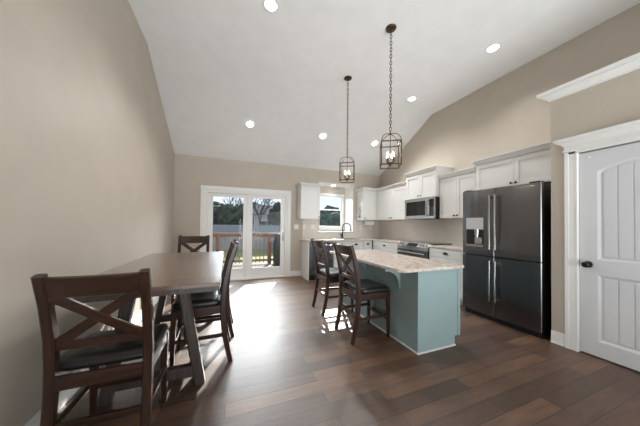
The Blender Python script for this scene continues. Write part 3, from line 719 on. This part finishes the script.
downlight('small recessed light in the top of the sink window alcove', 2.72, 5.85, 0, AZ1 - .016, 4.0)

# ------------------------------------------------------------------ switches, outlets, small kitchen things
def plate(name, label, cat, x, w, kind, group):
    t = thing(name, label, cat, (x, YB - (.0085 if x > 1.76 else .0005), 1.225), 0, group)
    bx('cover_plate', 'plastic_white', t, -w / 2, w / 2, -.006, 0, -.058, .058, bev=.002)
    n = max(1, round(w / .06))
    for i in range(n):
        x0 = -w / 2 + w * (i + .5) / n
        if kind == 's': bx('rocker', 'plastic_white', t, x0 - .016, x0 + .016, -.009, -.006, -.033, .033, bev=.001)
        else:
            for zz in (-.02, .02): boxes('socket', 'plastic_white', t, [(x0 - .016, x0 + .016, -.008, -.006, zz - .014, zz + .014)], bev=.001)
plate('light_switch', 'white light switch plate just right of the patio door casing', 'switch', 1.60, .115, 's', 'wall plates left of the window')
plate('light_switch', 'white switch plate in the middle under the left wall cabinet', 'switch', 1.80, .075, 's', 'wall plates left of the window')
plate('wall_outlet', 'white outlet plate below the right edge of the left wall cabinet', 'outlet', 2.04, .115, 'o', 'wall plates left of the window')
plate('wall_outlet', 'white outlet plate right of the sink window, below the paper towels', 'outlet', 3.46, .072, 'o', 'outlets on the backsplash')
plate('wall_outlet', 'white outlet plate nearest the back corner of the backsplash', 'outlet', 3.78, .072, 'o', 'outlets on the backsplash')
t = thing('paper_towel_holder', 'paper towel holder mounted under the corner wall cabinet', 'towel holder', (3.62, 5.44, UB))
bm = bmesh.new(); tube(bm, [(-.16, 0, -.0), (-.16, 0, -.07), (.16, 0, -.07), (.16, 0, 0)], .005, 8); obj('bracket', bm, 'bronze', t)
bm = bmesh.new(); ringloft(bm, [[(3.62 + h, 5.44 + r * math.cos(2 * PI * k / 28), UB - .07 + r * math.sin(2 * PI * k / 28)) for k in range(28)] for r, h in ((.02, -.135), (.058, -.135), (.06, -.13), (.06, .13), (.058, .135), (.02, .135))], closed=True)
tag(obj('paper_towel_roll', bm, 'paper'), 'white paper towel roll hanging under the corner wall cabinet', 'paper towels')
t = thing('wall_hook', 'dark scrolled metal hook on the side of the corner cabinet', 'hook', (3.329, 5.42, 1.62))
bm = bmesh.new(); tube(bm, [(-.006, 0, .16), (-.008, .012, .1), (-.008, -.012, .04), (-.008, .01, -.03), (-.01, -.004, -.08)], .007, 8); obj('scroll', bm, 'bronze', t)
bm = bmesh.new(); tube(bm, [(-.006, 0, -.08), (-.03, 0, -.11), (-.045, 0, -.09)], .006, 8); lathe(bm, [(0, -.13), (.02, -.12), (.022, -.1), (0, -.09)], n=12, c=(-.012, 0, 0)); obj('hook_end', bm, 'bronze', t)

# ------------------------------------------------------------------ outside
DZ = -.14
bm = bmesh.new(); y = YW + .002
while y < 8.66:
    box(bm, -4.5, 6.5, y, y + .136, DZ - .03, DZ, bev=.003); y += .141
struct(obj('floor_deck', bm, 'deck'))
struct(bx('ground_lawn', 'grass', None, -60, 80, 8.8, 120, -1.0, -.85))
t = thing('deck_railing', 'brown wooden deck railing with tan balusters beyond the patio door', 'railing', (0, 8.6, DZ))
bx('top_rail', 'rail_wood', t, -3.0, 5.4, -.07, .07, 1.07, 1.11, bev=.004)
bx('upper_rail', 'rail_wood', t, -3.0, 5.4, -.02, .02, .97, 1.06, bev=.003)
bx('bottom_rail', 'rail_wood', t, -3.0, 5.4, -.02, .02, .09, .17, bev=.003)
for px in (-2.05, -.3, 1.45, 3.2, 4.95): bx('post', 'rail_wood', t, px - .055, px + .055, -.055, .055, 0, 1.07, bev=.004)
for i in range(60):
    px = -2.9 + .138 * i
    if min(abs(px - q) for q in (-2.05, -.3, 1.45, 3.2, 4.95)) > .07: bx('baluster', 'baluster', t, px - .017, px + .017, -.04, -.02, .05, 1.0)
t = thing('covered_grill', 'grill under a black cover on the deck by the railing', 'grill', (1.83, 8.1, DZ))
bm = bmesh.new(); rect_loft(bm, [(0.03, -.28, .28, -.2, .2), (.1, -.3, .3, -.22, .22), (.75, -.3, .3, -.22, .22), (.85, -.26, .26, -.2, .2), (1.02, -.24, .24, -.17, .15), (1.1, -.2, .2, -.1, .1)]); obj('cover', bm, 'grill_cover', t)
boxes('foot', 'black', t, [(-.26, -.2, -.18, -.12, 0, .05), (.2, .26, -.18, -.12, 0, .05), (-.26, -.2, .12, .18, 0, .05), (.2, .26, .12, .18, 0, .05)])
t = thing('privacy_fence', 'grey board privacy fence at the far side of the lawn', 'fence', (0, 20, -.85))
bm = bmesh.new(); x = -14
while x < 24: box(bm, x, x + .145, -.012, .012, .05, 2.08); x += .152
obj('boards', bm, 'fence', t)
boxes('rails', 'fence', t, [(-14, 24, .012, .05, .4, .5), (-14, 24, .012, .05, 1.6, 1.7)])
for i in range(16): bx('post', 'fence', t, -14 + 2.5 * i - .05, -14 + 2.5 * i + .05, .012, .11, 0, 2.15)

def blob(bm, c, r, seed, n=3):
    rnd = random.Random(seed); st = len(bm.verts)
    res = bmesh.ops.create_icosphere(bm, subdivisions=n, radius=1)
    from mathutils import noise
    for v in res['verts']:
        p = v.co.copy(); k = 1 + .45 * noise.noise(p * 2.2 + Vector((seed * 3.1, seed, 0))) + .28 * noise.noise(p * 6 + Vector((seed, 0, 7)))
        v.co = Vector((p.x * r[0] * k + c[0], p.y * r[1] * k + c[1], p.z * r[2] * k + c[2]))
def bushy(name, label, x, y, h, wd, seed, m='foliage', group='trees beyond the fence'):
    t = thing(name, label, 'tree' if 'tree' in name else 'shrub', (x, y, -.85), 0, group)
    bm = bmesh.new(); blob(bm, (0, 0, h * .58), (wd / 2, wd / 2 * .8, h * .42), seed, 4); blob(bm, (wd * .22, .2, h * .42), (wd * .33, wd * .3, h * .32), seed + 1, 3); blob(bm, (-wd * .22, 0, h * .45), (wd * .3, wd * .3, h * .3), seed + 2, 3)
    obj('foliage', bm, m, t, ang=180)
    bm = bmesh.new(); tube(bm, [(0, 0, 0), (0.05, 0, h * .3), (0, 0, h * .6)], [.16, .12, .05], 8); obj('trunk', bm, 'bark', t)
    return t
def bare_tree(label, x, y, h, seed, spread=.9, group='bare trees beyond the fence'):
    t = thing('bare_tree', label, 'tree', (x, y, -.85), 0, group); rnd = random.Random(seed)
    bt = bmesh.new(); tube(bt, [(0, 0, 0), (.05, 0, h * .2), (-.03, .03, h * .38)], [.17, .13, .1], 8); obj('trunk', bt, 'bark', t)
    bm = bmesh.new()
    def br(p, d, L, r, lv):
        q = p + d * L; mid = p + d * L * .5 + Vector((rnd.uniform(-.1, .1), rnd.uniform(-.1, .1), rnd.uniform(0, .1))) * L
        tube(bm, [p, mid, q], [r, r * .8, r * .6], 5)
        if lv:
            for k in range(3 if lv > 1 else 4):
                dd = (d + Vector((rnd.uniform(-1, 1), rnd.uniform(-1, 1), rnd.uniform(-.15, .7))) * spread).normalized()
                br(p + d * L * rnd.uniform(.45, 1), dd, L * rnd.uniform(.55, .8), r * .55, lv - 1)
    for k in range(5):
        a = 2 * PI * k / 5; br(Vector((-.03, .03, h * .36)), Vector((math.cos(a) * .6, math.sin(a) * .6, 1)).normalized(), h * .24, .075, 3)
    obj('branches', bm, 'bark', t); return t
bushy('bushy_tree', 'dark rounded bushy tree beyond the fence, left of the door middle', .75, 23, 4.0, 2.9, 11)
bushy('bushy_tree', 'low dark tree beyond the fence at the left edge of the door glass', -2.2, 26, 3.9, 4.4, 21)
bushy('bushy_tree', 'dark tree beyond the fence at the right edge of the door glass', 6.2, 27, 4.6, 3.6, 31)
for i, (tx, ty, th, tw) in enumerate(((-10, 44, 6.0, 7), (-3, 50, 6.4, 7.5), (5.5, 46, 5.8, 7), (13, 52, 6.4, 7.5), (21, 46, 6.0, 7))):
    bushy('bushy_tree', ['leftmost dark tree of the distant tree line', 'distant dark tree behind the left door pane', 'distant dark tree behind the middle of the door', 'distant dark tree behind the right door pane', 'rightmost dark tree of the distant tree line'][i], tx, ty, th, tw, 40 + 5 * i)
bare_tree('bare branching tree seen through the top of the right door pane', 3.2, 25, 7.2, 3)
bare_tree('bare branching tree seen through the top of the left door pane', 1.0, 29.5, 7.0, 9, 1.0)
bare_tree('bare tree farther right behind the sliding door pane', 8.2, 30.5, 7.0, 15)
def house(label, x, y, w, h, d, rz=0):
    t = thing('house', label, 'house', (x, y, -.85), rz)
    bx('walls', 'siding', t, -w / 2, w / 2, 0, d, 0, h)
    bm = bmesh.new(); prism(bm, [(-.4, h - .05), (d / 2, h + 1.5), (d + .4, h - .05)], 'x', -w / 2 - .3, w / 2 + .3); obj('roof', bm, 'shingle', t)
    for i in range(4):
        wx = -w / 2 + w * (i + .5) / 4
        f = boxes('window', 'trim', t, frame_boxes(wx - .5, wx + .5, h * .35, h * .75, .08, -.05, 0)); bx('pane', 'house_window', f, wx - .42, wx + .42, -.03, -.01, h * .35 + .08, h * .75 - .08)
    return t
house('grey house beyond the fence behind the right door pane', 5.6, 33, 7, 3.6, 6)
house('distant grey house behind the fence in the left door pane', -2.6, 36, 6, 3.0, 6)
# evergreens outside the sink window
for i, (tx, ty) in enumerate(((6.7, 16.3), (9.9, 17.9), (13.1, 16.3))):
    bushy('evergreen_shrub', ['leftmost dark evergreen outside the sink window', 'middle dark evergreen outside the sink window', 'rightmost dark evergreen outside the sink window'][i], tx, ty, 3.3, 2.9, 70 + 3 * i, 'hedge', 'evergreens outside the sink window')
